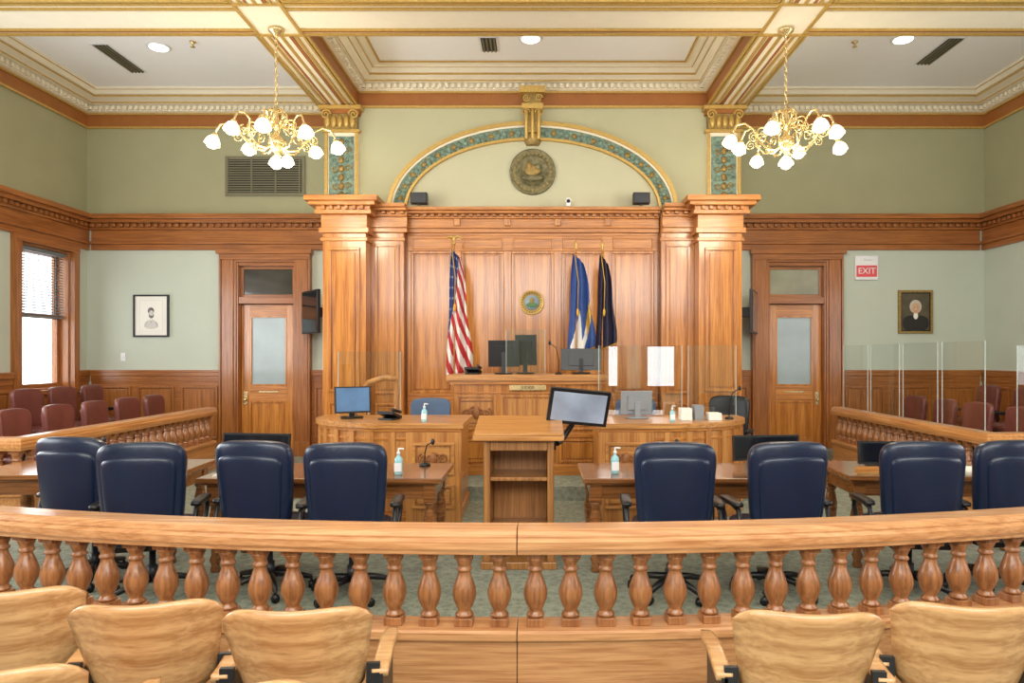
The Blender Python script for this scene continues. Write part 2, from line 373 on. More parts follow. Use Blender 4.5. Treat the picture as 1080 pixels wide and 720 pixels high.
# ---------------- ceiling
Z0,ZP=5.75,6.3
def coffer(mb,x0,x1,y0,y1,s=1.0,double=False):
    x0+=.012;x1-=.012;y0+=.012;y1-=.012
    prof=[(0,Z0,brown),(0,5.97,gold),(.03,5.97,gold),(.03,6.0,cream),(.09,6.01,cream),(.09,6.10,cream),(.2,6.11,gold),(.2,6.135,cream),(.24,6.15,cream),
          (.34,6.17,gold),(.34,6.2,cream),(.38,6.2,cream),(.42,6.26,gold),(.45,6.26,cream),(.45,ZP,white)]
    if double: prof=prof[:-1]+[(.45,ZP-.001,cream),(.6,ZP-.001,gold),(.6,ZP-.02,gold),(.64,ZP-.02,gold),(.64,ZP,white)]
    prof=[(a*s,b_,c_) for a,b_,c_ in prof]
    for (i0,z0,m),(i1,z1,_) in zip(prof[:-1],prof[1:]):
        A=[(x0+i0,y0+i0,z0),(x1-i0,y0+i0,z0),(x1-i0,y1-i0,z0),(x0+i0,y1-i0,z0)]
        B=[(x0+i1,y0+i1,z1),(x1-i1,y0+i1,z1),(x1-i1,y1-i1,z1),(x0+i1,y1-i1,z1)]
        mb.add(A+B,[(i,(i+1)%4,4+(i+1)%4,4+i) for i in range(4)],m)
    i=prof[-1][0]; mb.add([(x0+i,y0+i,ZP),(x1-i,y0+i,ZP),(x1-i,y1-i,ZP),(x0+i,y1-i,ZP)],[(0,1,2,3)],white)
    for a,c,d,e in ((x0,x1,y1-.03,y1),(x0,x0+.03,y0,y1-.03),(x1-.03,x1,y0,y1-.03)): mb.box(a,c,d,e,Z0-.02,Z0+.015,gold)
    e=.09*s; w=.05
    nx=int((x1-x0-2*e)/.1); ny=int((y1-y0-2*e)/.1)
    for q in range(nx):
        x=x0+e+(q+.5)*(x1-x0-2*e)/nx
        mb.box(x-w/2,x+w/2,y1-e-.06,y1-e-.001,6.02,6.085,cream); mb.box(x-w/2,x+w/2,y0+e+.001,y0+e+.06,6.02,6.085,cream)
    for q in range(ny):
        y=y0+e+(q+.5)*(y1-y0-2*e)/ny
        mb.box(x0+e+.001,x0+e+.06,y-w/2,y+w/2,6.02,6.085,cream); mb.box(x1-e-.06,x1-e-.001,y-w/2,y+w/2,6.02,6.085,cream)
BX=[(-3.48,-2.90),(2.74,3.32)]; BY=(7.72,8.5)
mb=MB()
for y0,y1,yc in ((BY[1],12.0,11.0),(4.2,BY[0],BY[0])):
    coffer(mb,XL,BX[0][0],y0,y1); coffer(mb,BX[0][1],BX[1][0],y0,yc,.72,True); coffer(mb,BX[1][1],XR,y0,y1)
mb.box(XL,XR,YR,3.5,Z0,Z0+.05,cream)
mb.box(XL-.3,XR+.3,YR-.3,YB+.3,6.5,6.6,white)  # unseen slab above the coffers, added to block outside light
mb.done('ceiling',recalc=False)
mb=MB()
def beamx(x0,x1,y0,y1):
    mb.box(x0,x1,y0,y1,Z0,Z0+.02,cream); W=y1-y0
    for f,w,m in ((0.0,.05,gold),(.16,.025,gold),(.80,.025,gold),(.95,.04,gold)):
        mb.box(x0,x1,y0+f*W,y0+f*W+w,Z0-.025,Z0-.001,m)
    mb.box(x0,x1,y0+.25*W,y0+.72*W,Z0-.015,Z0-.001,cream)
    mb.box(x0,x1,y0+.88*W,y0+.91*W,Z0-.012,Z0-.001,brown)
def beamy(x0,x1,y0,y1):
    mb.box(x0,x1,y0,y1,Z0,Z0+.02,cream); W=x1-x0
    for f in (0,.17,.77,.94): mb.box(x0+f*W,x0+f*W+.032,y0,y1,Z0-.025,Z0-.001,gold)
    mb.box(x0+.28*W,x0+.72*W,y0,y1,Z0-.012,Z0-.001,brown); mb.box(x0+.36*W,x0+.64*W,y0,y1,Z0-.02,Z0-.013,cream)
    mb.box(x0+.46*W,x0+.54*W,y0,y1,Z0-.028,Z0-.021,gold)
xs=[XL,BX[0][0],BX[0][1],BX[1][0],BX[1][1],XR]
for i in (0,2,4): beamx(xs[i],xs[i+1],*BY); beamx(xs[i],xs[i+1],3.5,4.2)
for i in (1,3):
    beamy(xs[i],xs[i+1],BY[1],11.0); beamy(xs[i],xs[i+1],4.2,BY[0])
    for y0,y1 in (BY,(3.5,4.2)):
        mb.box(xs[i],xs[i+1],y0,y1,Z0-.01,Z0+.02,cream)
        for a,c,d,e in ((xs[i],xs[i]+.04,y0,y1),(xs[i+1]-.04,xs[i+1],y0,y1),(xs[i]+.04,xs[i+1]-.04,y0,y0+.04),(xs[i]+.04,xs[i+1]-.04,y1-.04,y1)):
            mb.box(a,c,d,e,Z0-.03,Z0-.011,gold)
mb.done('ceiling_beams')
for x,y in ((-5.58,10.05),(-.1,9.78),(5.25,9.8),(-5.58,6.2),(-.1,6.2),(5.25,6.2)):
    mb=MB(T(x,y,ZP)); mb.lathe([(.17,-.001),(.17,-.012),(.13,-.02),(.13,-.001)],whitep,seg=24); mb.cyl(.125,-.024,-.004,down_m,seg=24)
    mb.done('recessed_downlight')
for x,y,w,l in ((-6.4,10.45,.22,.95),(6.0,10.2,.22,.85),(-.71,9.97,.22,.42)):
    mb=MB(T(x,y,ZP)); mb.box(-w/2-.03,w/2+.03,-l/2-.03,l/2+.03,-.01,-.001,whitep); mb.box(-w/2,w/2,-l/2,l/2,-.014,-.0101,dgrey)
    for i in range(4): mb.box(-w/2+.02+i*.055,-w/2+.04+i*.055,-l/2,l/2,-.03,-.0141,vent_m)
    mb.done('ceiling_air_vent')
for x,y in ((-5.0,9.9),(4.6,9.9)):
    mb=MB(T(x,y,ZP)); mb.lathe([(.05,-.001),(.03,-.02),(.015,-.03),(.015,-.06),(.035,-.07),(.035,-.075)],brass); mb.done('fire_sprinkler')
# ---------------- bay (judge wall)
BL,BR=-3.42,3.26
mb=MB(); mb.box(BL,BR,11.0,12.0-.001,4.0,Z0,bay_up); mb.box(BX[0][1],BX[1][0],11.0,12.0-.001,Z0,6.4,bay_up)
mb.box(BL,BX[0][1],11.0,11.99,Z0,6.0,bay_up); mb.box(BX[1][0],BR,11.0,11.99,Z0,6.0,bay_up)
def ell(a,b,n=40): return [(AX+a*math.cos(pi-pi*i/n),4.08+b*math.sin(pi-pi*i/n)) for i in range(n+1)]
mb.prism(ell(2.05,1.15),-11.0,-10.985,tymp,Matrix(((1,0,0,0),(0,0,1,0),(0,1,0,0),(0,0,0,1)))@Matrix.Scale(-1,4,(0,0,1)))
mb.done('wall_bay_upper')
mb=MB()
def arch(a0,b0,a1,b1,y,m,n=48):
    P=ell(a0,b0,n); Q=ell(a1,b1,n); vs=[];fs=[]
    for (x,z),(x2,z2) in zip(P,Q): vs+=[(x,y,z),(x2,y,z2),(x2,10.984,z2),(x,10.999,z)]
    for i in range(n):
        for k in range(4): fs.append((i*4+k,i*4+(k+1)%4,i*4+4+(k+1)%4,i*4+4+k))
    mb.add(vs,fs,m)
arch(2.33,1.42,2.27,1.36,10.90,gold); arch(2.27,1.36,2.24,1.33,10.93,cream)
arch(2.24,1.33,2.06,1.16,10.95,teal); arch(2.06,1.16,2.02,1.12,10.91,gold)
for i in range(1,60):
    t=pi*i/60; x=AX+2.15*math.cos(t); z=4.08+1.245*math.sin(t)
    mb.sq((x,10.945,z),(.045,.025,.045),dgold if i%3==0 else teal,nu=10,nv=6)
    for s_ in (-1,1): mb.sq((x+math.cos(t)*.055*s_,10.945,z+math.sin(t)*.055*s_),(.022,.02,.022),dgold if (i+s_)%4==0 else teal,nu=8,nv=5)
mb.done('trim_arch_moulding')
def scroll(mb,c,r,m,M=None,th=.012,turns=1.6,flip=1,plane='XZ',start=0):
    pts=[]
    n=26
    for i in range(n):
        t=i/(n-1); a=start+flip*turns*2*pi*t; q=r*(1-.85*t)
        if plane=='XZ': pts.append((c[0]+q*math.cos(a),c[1],c[2]+q*math.sin(a)))
        else: pts.append((c[0],c[1]+q*math.cos(a),c[2]+q*math.sin(a)))
    mb.tube(pts,[th*(1-.4*i/n) for i in range(n)],m,M,seg=6)
mb=MB(T(AX,10.998,0))
mb.box(-.17,.17,-.22,0,5.66,5.74,gold); mb.box(-.13,.13,-.16,0,5.3,5.66,dgold)
for x in (-.1,0,.1): mb.tube([(x,-.16,5.66),(x,-.2,5.55),(x,-.17,5.42),(x,-.14,5.3),(x,-.13,5.2)],.03,gold)
scroll(mb,(-.11,-.2,5.6),.07,gold,flip=1); scroll(mb,(.11,-.2,5.6),.07,gold,flip=-1,start=pi); mb.lathe([(.1,5.12),(.14,5.2),(.13,5.3)],dgold,T(0,-.02,0),12)
mb.box(-.2,.2,-.26,0,5.9,6.0,gold); mb.box(-.14,.14,-.18,0,5.74,5.9,dgold)
for s_ in (-1,1): scroll(mb,(s_*.1,-.2,5.83),.06,gold,flip=s_)
mb.done('trim_keystone',bevel=.006)
for xc in (-3.14,2.98):
    mb=MB(T(xc,11.0,0))
    mb.box(-.27,.27,-.06,-.001,4.16,5.32,cream); mb.box(-.2,.2,-.075,-.061,4.22,5.26,teal)
    for a,c in ((-.27,-.22),(.22,.27)): mb.box(a,c,-.09,-.061,4.16,5.32,gold)
    mb.box(-.22,.22,-.09,-.061,4.16,4.2,gold)
    for i in range(7):
        z=4.32+i*.14; mb.sq((0,-.085,z),(.05,.03,.06),dgold,nu=10,nv=6)
        for s_ in (-1,1): scroll(mb,(s_*.1,-.085,z),.06,dgold if i%2 else teal,th=.014,turns=1,flip=s_)
    mb.box(-.3,.3,-.12,-.001,5.32,5.36,gold); mb.box(-.26,.26,-.14,-.001,5.36,5.6,dgold)
    for x in (-.2,-.1,0,.1,.2): mb.sq((x,-.15,5.47),(.045,.04,.1),gold,nu=10,nv=6)
    for s_ in (-1,1): scroll(mb,(s_*.22,-.17,5.58),.08,gold,flip=-s_,start=0 if s_<0 else pi,th=.02)
    mb.box(-.34,.34,-.2,-.001,5.66,5.72,gold); mb.box(-.3,.3,-.16,-.001,5.6,5.66,brown)
    mb.done('trim_pilaster_capital',bevel=.005)
mb=MB(T(AX,10.98,4.7)@R(90,'X')); mb.lathe([(.37,-.004),(.37,.03),(.35,.045),(.33,.03),(.26,.03),(.255,.04),(.24,.04),(.235,.03),(.0,.03)],bronze,seg=40)
for i in range(28):
    a=2*pi*i/28; mb.box(-.012,.012,-.02,.02,.03,.042,dgold,R(math.degrees(a))@T(0,.295,0))
mb.sq((0,.02,.04),(.13,.09,.03),dgold); mb.sq((0,-.1,.04),(.17,.05,.03),bronze); mb.sq((-.06,.1,.04),(.04,.06,.03),dgold); mb.sq((.08,.08,.04),(.05,.05,.03),bronze)
mb.done('bronze_wall_seal')
# millwork
mb=MB()
YC=10.95
mb.box(BL+.12,BR-.12,YC,12.0-.002,0,3.99,oz)
P0,P1=-2.08,1.92
for (a,c,m) in ((0,.1,ox),(.95,1.15,ox),(3.42,3.66,ox)): mb.box(P0,P1,YC-.05,YC-.001,a,c,m)
n=5; w=(P1-P0)/n
for i in range(n+1):
    x=P0+i*w
    for z0,z1 in ((.1,.95),(1.15,3.42)): mb.box(max(P0,x-.06),min(P1,x+.06),YC-.05,YC-.001,z0,z1,oz)
for i in range(n):
    a,c=P0+i*w+.06,P0+(i+1)*w-.06
    panel(mb,a,c,1.15,3.42,YC-.001,oz,fw=.04,d=.038); panel(mb,a,c,.1,.95,YC-.001,oz,fw=.04,d=.038)
    panel(mb,a+.02,c-.02,3.45,3.63,YC-.051,ox,fw=.02,d=.015,raised=False)
mb.box(P0,P1,YC-.05,YC-.001,3.66,4.0,ox)
mb.M=T(0,YC-.051,0); entab(mb,P0-.01,P1+.01,ox,top=4.08,s=.62)
for i in range(n+1):
    x=P0+i*w
    if 0<i<n: mb.box(x-.05,x+.05,-.09,-.057,3.81,3.92,oz)
mb.M=I4
for a,c in ((-2.62,-2.1),(1.94,2.46)):
    mb.box(a,c,10.72,YC-.001,0,3.98,oz); panel(mb,a+.07,c-.07,1.15,3.5,10.719,oz,fw=.04,d=.03); panel(mb,a+.07,c-.07,.15,1.0,10.719,oz)
    mb.box(a-.02,c+.02,10.69,10.719,3.55,3.6,ox)
    mb.M=T(0,10.719,0); entab(mb,a+.01,c+.06,ox,top=4.1,s=.7); mb.M=I4
for a,c in ((-3.28,-2.62),(2.46,3.12)):
    mb.box(a,c,10.42,YC-.001,0,3.9,oz); panel(mb,a+.09,c-.09,1.2,3.4,10.419,oz,fw=.045,d=.035); panel(mb,a+.09,c-.09,.3,1.05,10.419,oz)
    mb.box(a-.05,c+.05,10.37,YC-.002,0,.25,ox); mb.box(a-.03,c+.03,10.39,YC-.002,3.5,3.55,ox)
    for z0,z1,e in ((3.62,3.7,.05),(3.7,3.9,.02),(3.9,3.96,.1),(3.96,4.02,.08),(4.02,4.08,.17),(4.08,4.16,.22)): mb.box(a-e,c+e,10.42-e,YC+.3,z0,z1,ox)
    for i in range(6): 
        x=a+.02+i*(c-a-.08)/5; mb.box(x,x+.05,10.29,10.339,3.962,4.018,ox)
mb.done('judge_wall_panelling',bevel=.006)
mb=MB(T(-.09,YC-.027,2.6)@R(90,'X')); mb.lathe([(.2,0),(.2,.02),(.185,.03),(.175,.02)],gold,seg=36); mb.cyl(.178,0,.018,paper,seg=36)
mb.lathe([(.13,.0),(.13,.024)],gold,seg=30); mb.cyl(.12,0,.027,mat('seal_sky',(150,176,190),.5),seg=30); mb.sq((0,-.04,.027),(.09,.04,.01),mat('seal_green',(90,130,80),.6)); mb.sq((0,.03,.027),(.04,.05,.012),dgold)
for i in range(24): mb.box(-.006,.006,-.012,.012,.018,.022,fnavy,R(i*15)@T(0,.155,0))
mb.done('state_seal_plaque')
for x in (-1.85,1.62):
    mb=MB(T(x,10.66,4.1)); mb.box(-.13,.13,-.06,.08,.02,.19,black); mb.box(-.12,.12,-.07,-.061,.03,.18,dgrey); mb.box(-.03,.03,-.03,.03,0,.02,black); mb.done('cornice_speaker',bevel=.01)
mb=MB(T(.48,10.66,4.08)); mb.box(-.03,.03,-.03,.03,0,.05,whitep); mb.sq((0,0,.09),(.05,.05,.05),whitep); mb.sq((0,-.03,.08),(.03,.03,.03),black); mb.done('security_camera')
mb=MB(MBK); mb.box(-5.48,-4.08,-.03,-.001,4.55,5.25,vent_m); mb.box(-5.42,-4.14,-.035,-.031,4.61,5.19,dark)
for i in range(14): mb.box(-5.42,-4.14,-.05,-.036,4.62+i*.041,4.64+i*.041,vent_m)
for i in range(4): mb.box(-5.44+i*.42,-5.42+i*.42,-.055,-.034,4.6,5.2,vent_m)
mb.done('wall_air_grille')
def portrait(name,xc,zc,w,h,frame,matte,style,f=.04):
    mb=MB(T(xc,YB-.001,zc))
    mb.box(-w/2,w/2,-.04,0,-h/2,-h/2+f,frame); mb.box(-w/2,w/2,-.04,0,h/2-f,h/2,frame)
    mb.box(-w/2,-w/2+f,-.04,0,-h/2+f,h/2-f,frame); mb.box(w/2-f,w/2,-.04,0,-h/2+f,h/2-f,frame)
    mb.box(-w/2+f,w/2-f,-.02,0,-h/2+f,h/2-f,matte)
    if style=='sketch':
        g1=mat('graphite_dark',(110,108,106),.8,var=.6,nscale=60); g2=mat('graphite_light',(206,204,200),.8,var=.1,nscale=40); g3=mat('graphite_skin',(216,213,208),.8,var=.1,nscale=30)
        for a in (-1,1): mb.box(a*.2-.002,a*.2+.002,-.0215,-.02,-.27,.27,g2)
        for a in (-1,1): mb.box(-.2,.2,-.0215,-.02,a*.27-.002,a*.27+.002,g2)
        mb.sq((0,-.021,-.16),(.12,.002,.07),g2,e1=.8)
        mb.sq((-.004,-.022,.085),(.056,.003,.062),g1); mb.sq((.004,-.0235,.04),(.041,.003,.064),g3)
        mb.sq((.004,-.0245,-.018),(.034,.002,.026),g1)
        for s_ in (-1,1):
            mb.sq((.004+s_*.017,-.0265,.055),(.009,.002,.004),g1,nu=10,nv=6); mb.sq((.004+s_*.017,-.0265,.066),(.012,.002,.0025),g1,nu=10,nv=6)
            mb.sq((.004+s_*.036,-.0245,.005),(.008,.002,.03),g1,nu=8,nv=6)
            mb.tube([(s_*.03,-.022,-.07),(s_*.08,-.022,-.11),(s_*.12,-.022,-.2)],.0025,g1); mb.tube([(s_*.02,-.022,-.06),(0,-.022,-.12)],.0025,g1)
        mb.sq((.006,-.027,.035),(.005,.002,.018),g2,nu=8,nv=6); mb.sq((.004,-.0268,.008),(.013,.002,.003),g1,nu=8,nv=6)
    else:
        bg=mat('canvas_dark',(84,76,58),.5,var=.3); skin=mat('painted_skin',(204,162,130),.6); wh=mat('painted_hair',(196,190,178),.6); coat=mat('painted_coat',(34,30,28),.6)
        mb.box(-w/2+.06,w/2-.06,-.024,-.0201,-h/2+.06,h/2-.06,bg)
        mb.sq((0,-.026,-.2),(.23,.004,.14),coat,e1=.7); mb.sq((0,-.027,.09),(.105,.005,.12),wh); mb.sq((.0,-.03,.06),(.075,.006,.1),skin); mb.sq((0,-.03,-.07),(.04,.005,.06),paper)
        for s_ in (-1,1): mb.sq((s_*.026,-.037,.075),(.009,.003,.004),coat,nu=8,nv=6)
        mb.sq((0,-.036,.05),(.009,.004,.024),wh,nu=8,nv=6); mb.box(-.015,.015,-.038,-.034,.008,.013,coat)
    mb.done(name,bevel=.002)
portrait('framed_portrait_drawing',-6.78,2.45,.62,.74,black,paper,'sketch',.028); portrait('framed_portrait_painting',6.63,2.52,.6,.76,dgold,dark,'paint')
mb=MB(MBK); mb.box(5.56,5.96,-.05,-.001,3.08,3.5,whitep); mb.box(5.58,5.94,-.055,-.051,3.13,3.33,redm); mb.box(5.7,5.82,-.09,-.055,3.42,3.46,whitep)
es=mb.done('exit_sign',bevel=.006); text('EXIT',es,(5.76,YB-.058,3.23),.15,whitep)
mb=MB(MBK); mb.box(-7.32,-7.24,-.012,-.001,1.66,1.8,whitep); mb.box(-7.29,-7.27,-.025,-.012,1.71,1.75,whitep); mb.done('light_switch')
for x,rz in ((-3.78,-52),(3.6,66)):
    mb=MB(); mb.box(-.38,.38,-.045,.0,-.36,.36,black); mb.box(-.35,.35,-.05,-.0451,-.33,.33,screen); mb.box(-.1,.1,0,.25,-.08,.08,dgrey); mb.box(-.14,.14,.22,.26,-.14,.14,dgrey)
    o=mb.done('wall_mounted_television',bevel=.008,loc=(x,11.45,2.48),rz=rz)
# ---------------- balustrades
def resample(path,step):
    L=[0]
    for p,q in zip(path[:-1],path[1:]): L.append(L[-1]+math.dist(p,q))
    n=int(L[-1]/step); out=[]
    for i in range(n):
        d=(i+.5)*L[-1]/n
        for k in range(len(path)-1):
            if L[k]<=d<=L[k+1]+1e-9:
                t=(d-L[k])/(L[k+1]-L[k]); p,q=path[k],path[k+1]
                out.append((p[0]+(q[0]-p[0])*t,p[1]+(q[1]-p[1])*t,math.degrees(math.atan2(q[1]-p[1],q[0]-p[0])))); break
    return out
BP=[(.036,.455),(.045,.462),(.045,.47),(.033,.482),(.032,.49),(.043,.51),(.055,.54),(.06,.565),(.057,.595),(.045,.63),(.034,.66),(.029,.68),(.038,.686),(.04,.694),(.032,.704),(.032,.712),(.039,.73),(.045,.742),(.045,.75)]
def balustrade(mb,paths,H=.9,spacing=.175,mh=None,bseg=16):
    k=H/.9; mh=mh or rail_m
    for path in paths:
        rp=[(-.02,.785),(-.022,.80),(-.03,.815),(-.03,.85),(-.018,.865),(-.018,.875),(-.005,.895),(.015,.903),(.145,.903),(.165,.895),(.178,.875),(.178,.865),(.19,.85),(.19,.815),(.182,.80),(.18,.785)]
        mb.sweep([(d,z*k) for d,z in rp],path,mh)
        mb.sweep([(d,z*k) for d,z in [(-.01,.415),(-.02,.405),(-.02,.37),(.0,.355),(.16,.355),(.18,.37),(.18,.405),(.17,.415)]],path,mh)
        mb.sweep([(d,z*k) for d,z in [(.01,.354),(.01,.12),(-.01,.1),(-.01,0),(.17,0),(.17,.1),(.15,.12),(.15,.354)]],path,mh)
        for x,y,a in resample(path,spacing):
            M=T(x,y,0)@R(a)@T(0,.08,0)@Matrix.Diagonal((1,1,k,1))
            mb.box(-.045,.045,-.045,.045,.415,.455,bal_m,M); mb.box(-.046,.046,-.046,.046,.75,.786,bal_m,M)
            mb.lathe(BP,bal_m,M,seg=bseg)
fy=lambda x: 3.32+(x+.1)**2/22.0
mb=MB()
p1=[(x,fy(x)) for x in [-4.9+i*(4.798/26) for i in range(27)]]; p2=[(x,fy(x)) for x in [-.098+i*(4.798/26) for i in range(27)]]
balustrade(mb,[p1,p2],.9,.175)
mb.done('courtroom_bar_railing',bevel=.004)
mb=MB(); balustrade(mb,[[(-7.7,6.6),(-5.0,6.6),(-5.0,10.6)][::1]],.95,.165,rail_my,12)
mb.done('jury_box_railing',bevel=.004)
mb=MB(); balustrade(mb,[[(4.62,10.7),(4.62,7.0),(7.6,7.0)]],.95,.165,rail_my,12); mb.done('gallery_side_railing',bevel=.004)
for n_,a,c in (('jury_platform_left',-7.7,-5.25),('jury_platform_right',4.9,7.7)):
    mb=MB(); 
    mb.box(a,c,7.2,11.8,0,.15,carpet)
    if a<0: mb.box(a,a+1.25,7.2,11.8,.15,.3,carpet)
    else: mb.box(c-1.25,c,7.2,11.8,.15,.3,carpet)
    mb.done(n_)
# ---------------- chairs
def exec_chair(name,leather,pip,loc,rz,k=1.0,high=1.0):
    mb=MB(Matrix.Scale(k,4))
    def bend(x,y,z): 
        w=.84+.15*((z+1)/2)**.8; return (x*w,y+ .9*x*x-.35*z,z*(1-.05*x*x))
    mb.sq((0,-.25,.82),(.3,.06,.33*high),leather,.32,.5,nu=40,nv=20,fn=bend)
    def bend2(x,y,z):
        w=.84+.15*((z+1)/2)**.8; return (x*w,y+.8*x*x-.42*z,z*(1-.05*x*x))
    mb.sq((0,-.285,.79),(.25,.05,.262*high),leather,.24,.5,nu=36,nv=18,fn=bend2)
    mb.sq((0,.02,.47),(.28,.28,.075),leather,.5,.4,nu=32,nv=10)
    mb.box(-.2,.2,-.2,.2,.37,.42,black)
    mb.tube([(0,-.12,.39),(0,-.26,.42),(0,-.3,.55)],.03,black)
    for s_ in (-1,1):
        mb.tube([(s_*.27,-.16,.45),(s_*.33,-.17,.55),(s_*.33,-.14,.65),(s_*.33,0,.67),(s_*.33,.15,.66),(s_*.33,.17,.6),(s_*.32,.12,.48),(s_*.27,.08,.43)],.018,black)
        mb.sq((s_*.33,.0,.685),(.04,.17,.022),black,.5,.4,nu=20,nv=8)
    mb.lathe([(.035,.1),(.035,.22),(.022,.22),(.022,.38)],dgrey)
    for i in range(5):
        a=2*pi*i/5+.3; c,s2=math.cos(a),math.sin(a)
        mb.tube([(0,0,.13),(c*.15,s2*.15,.12),(c*.3,s2*.3,.085)],[.03,.025,.018],black)
        mb.cyl(.03,-.02,.02,black,T(c*.3,s2*.3,.031)@R(math.degrees(a)+90)@R(90,'X'),12); mb.tube([(c*.3,s2*.3,.09),(c*.3,s2*.3,.05)],.01,black)
    return mb.done(name,loc=loc,rz=rz)
ch=[(-3.45,5.32,-8),(-2.82,5.0,12),(-2.0,5.1,-7),(-1.36,5.0,4),(.98,5.02,-4),(1.75,5.04,5),(2.75,5.06,-5),(3.38,5.12,7)]
c0=exec_chair('office_chair',navy,navyp,(ch[0][0],ch[0][1],0),ch[0][2])
for x,y,a in ch[1:]: inst(c0,'office_chair',(x,y,0),a)
j0=exec_chair('jury_chair',burg,burg,(-5.85,10.75,.15),-90,.86)
for i in range(1,5): inst(j0,'jury_chair',(-5.85,10.75-.72*i,.15),-90+random.uniform(-8,8))
for i in range(5): inst(j0,'jury_chair',(-6.95,10.95-.72*i,.3),-90+random.uniform(-8,8))
for x,y,z in ((5.6,8.2,.15),(5.6,8.95,.15),(5.6,9.7,.15),(5.6,10.45,.15),(6.95,8.4,.3),(6.95,9.2,.3),(6.95,10.0,.3),(6.95,10.8,.3)): inst(j0,'jury_chair',(x,y,z),90+random.uniform(-8,8))
s0=exec_chair('clerk_chair',slate,slate,(-1.38,8.62,.17),180,.9); inst(s0,'clerk_chair',(1.25,8.62,.17),175)
exec_chair('witness_chair',black,black,(2.42,8.8,.17),150,.92)
def seat(name,loc,rz):
    mb=MB()
    def back(u,v):
        x=(u*2-1); e=abs(x)**6*.06; zz=.46+.38*v - (e if v>.5 else -e)*abs(2*v-1)+(.012*x*x-.0)*v
        return (x*(.22+.05*v),-.02-.09*v+.08*x*x,zz)
    mb.sheet(back,24,12,.016,seat_m)
    def st(u,v):
        x=u*2-1; return (x*.225,.03+.4*v-.02*abs(x)**6*(1 if v>.5 else 0),.43-.03*math.sin(pi*v)+.02*(x*x)+(-.04 if v>.97 else 0))
    mb.sheet(st,16,14,.016,seat_m)
    for s_ in (-1,1):
        x=s_*.29
        mb.box(x-.012,x+.012,.0,.3,.05,.56,dgrey); mb.box(x-.02,x+.02,-.06,.36,0,.04,dgrey)
        mb.sheet(lambda u,v,x=x:(x+(u-.5)*.06*(1 if v<.85 else 1-(v-.85)*2.5),-.0+.4*v,.575-.01*math.cos(v*6)),6,16,.028,seat_m)
        mb.box(min(x,x-s_*.06),max(x,x-s_*.06),.02,.1,.4,.46,dgrey); mb.box(min(x,x-s_*.05),max(x,x-s_*.05),-.0,.02,.5,.6,dgrey)
    return mb.done(name,loc=loc,rz=rz)
a0=seat('auditorium_seat',(-.88,2.53,0),5)
for x,y,r_ in ((-1.47,2.59,10),(-2.09,2.72,14),(-2.72,2.88,17),(.98,2.5,-4),(1.6,2.57,-8),(2.22,2.72,-12),(2.83,2.9,-15)): inst(a0,'auditorium_seat',(x,y,0),r_)
for x,y,r_ in ((-.87,1.85,5),(-1.55,1.93,9)): inst(a0,'auditorium_seat',(x,y,.055),r_)
mb=MB(); mb.box(-5,5,-1.5,2.3,0,.055,carpet); mb.done('floor_gallery_step')
# ---------------- tables
LEG=[(.035,0),(.04,.02),(.03,.06),(.045,.1),(.03,.14),(.034,.2),(.05,.34),(.055,.42),(.04,.5),(.035,.53),(.05,.55),(.05,.57)]
def table(x0,x1,y0,y1,rz=0):
    cx,cy=(x0+x1)/2,(y0+y1)/2; w,d=(x1-x0)/2,(y1-y0)/2
    mb=MB(); mb.box(-w,w,-d,d,.735,.775,table_m); mb.box(-w+.03,w-.03,-d+.03,d-.03,.715,.734,table_m)
    mb.box(-w+.08,w-.08,-d+.07,-d+.1,.6,.714,table_m); mb.box(-w+.08,w-.08,d-.1,d-.07,.6,.714,table_m)
    mb.box(-w+.07,-w+.1,-d+.1,d-.1,.6,.714,table_m); mb.box(w-.1,w-.07,-d+.1,d-.1,.6,.714,table_m)
    for sx in (-1,1):
        for sy in (-1,1):
            M=T(sx*(w-.11),sy*(d-.11),0); mb.box(-.05,.05,-.05,.05,.57,.712,table_m,M); mb.lathe(LEG,table_m,M)
    mb.done('counsel_table',bevel=.006,loc=(cx,cy,0),rz=rz)
table(-2.72,-.76,5.42,6.2); table(-4.75,-3.0,5.6,6.4,4); table(.36,2.3,5.42,6.2); table(2.55,4.3,5.5,6.3,-3)
mb=MB(); mb.box(-2.95,2.8,8.25,10.3,0,.17,carpet); mb.box(-2.05,1.9,10.3,10.85,0,.17,carpet); mb.box(-2.05,1.9,9.75,10.65,.17,.34,carpet); mb.done('floor_dais')
# judge bench
mb=MB(T(-.13,0,.17))
F=9.05
mb.box(-.98,.98,F,9.7,0,1.2,oz); mb.box(-1.07,1.07,F-.09,9.74,1.25,1.33,desk_m); mb.box(-1.03,1.03,F-.05,9.72,1.2,1.25,ox)
mb.box(-1.0,1.0,F-.03,F-.001,0,.14,ox); mb.box(-1.0,1.0,F-.02,F-.001,.5,.56,ox); mb.box(-.99,.99,F-.02,F-.001,1.08,1.1,ox)
for a,c in ((-.94,-.42),(-.36,.36),(.42,.94)):
    panel(mb,a,c,.6,1.06,F-.001,deskz,fw=.03); panel(mb,a,c,.17,.48,F-.001,oz,fw=.03)
for s_ in (-1,1):
    for d in (-.13,-.04,.05,.14):
        scroll(mb,(s_*.68+d,F-.03,.83+.03*math.cos(d*30)),.075,carve,flip=1 if d<0 else -1,th=.016,start=d*9)
    mb.sq((s_*.68,F-.03,.83),(.05,.03,.09),carve); mb.box(s_*.68-.21,s_*.68+.21,F-.024,F-.018,.68,.7,carve); mb.box(s_*.68-.21,s_*.68+.21,F-.024,F-.018,.97,.99,carve)
mb.box(-.24,.24,F-.07,F-.05,1.125,1.195,brass)
bo=mb.done('judge_bench',bevel=.006); text('JUDGE',bo,(-.13,F-.073,.17+1.16),.06,black)
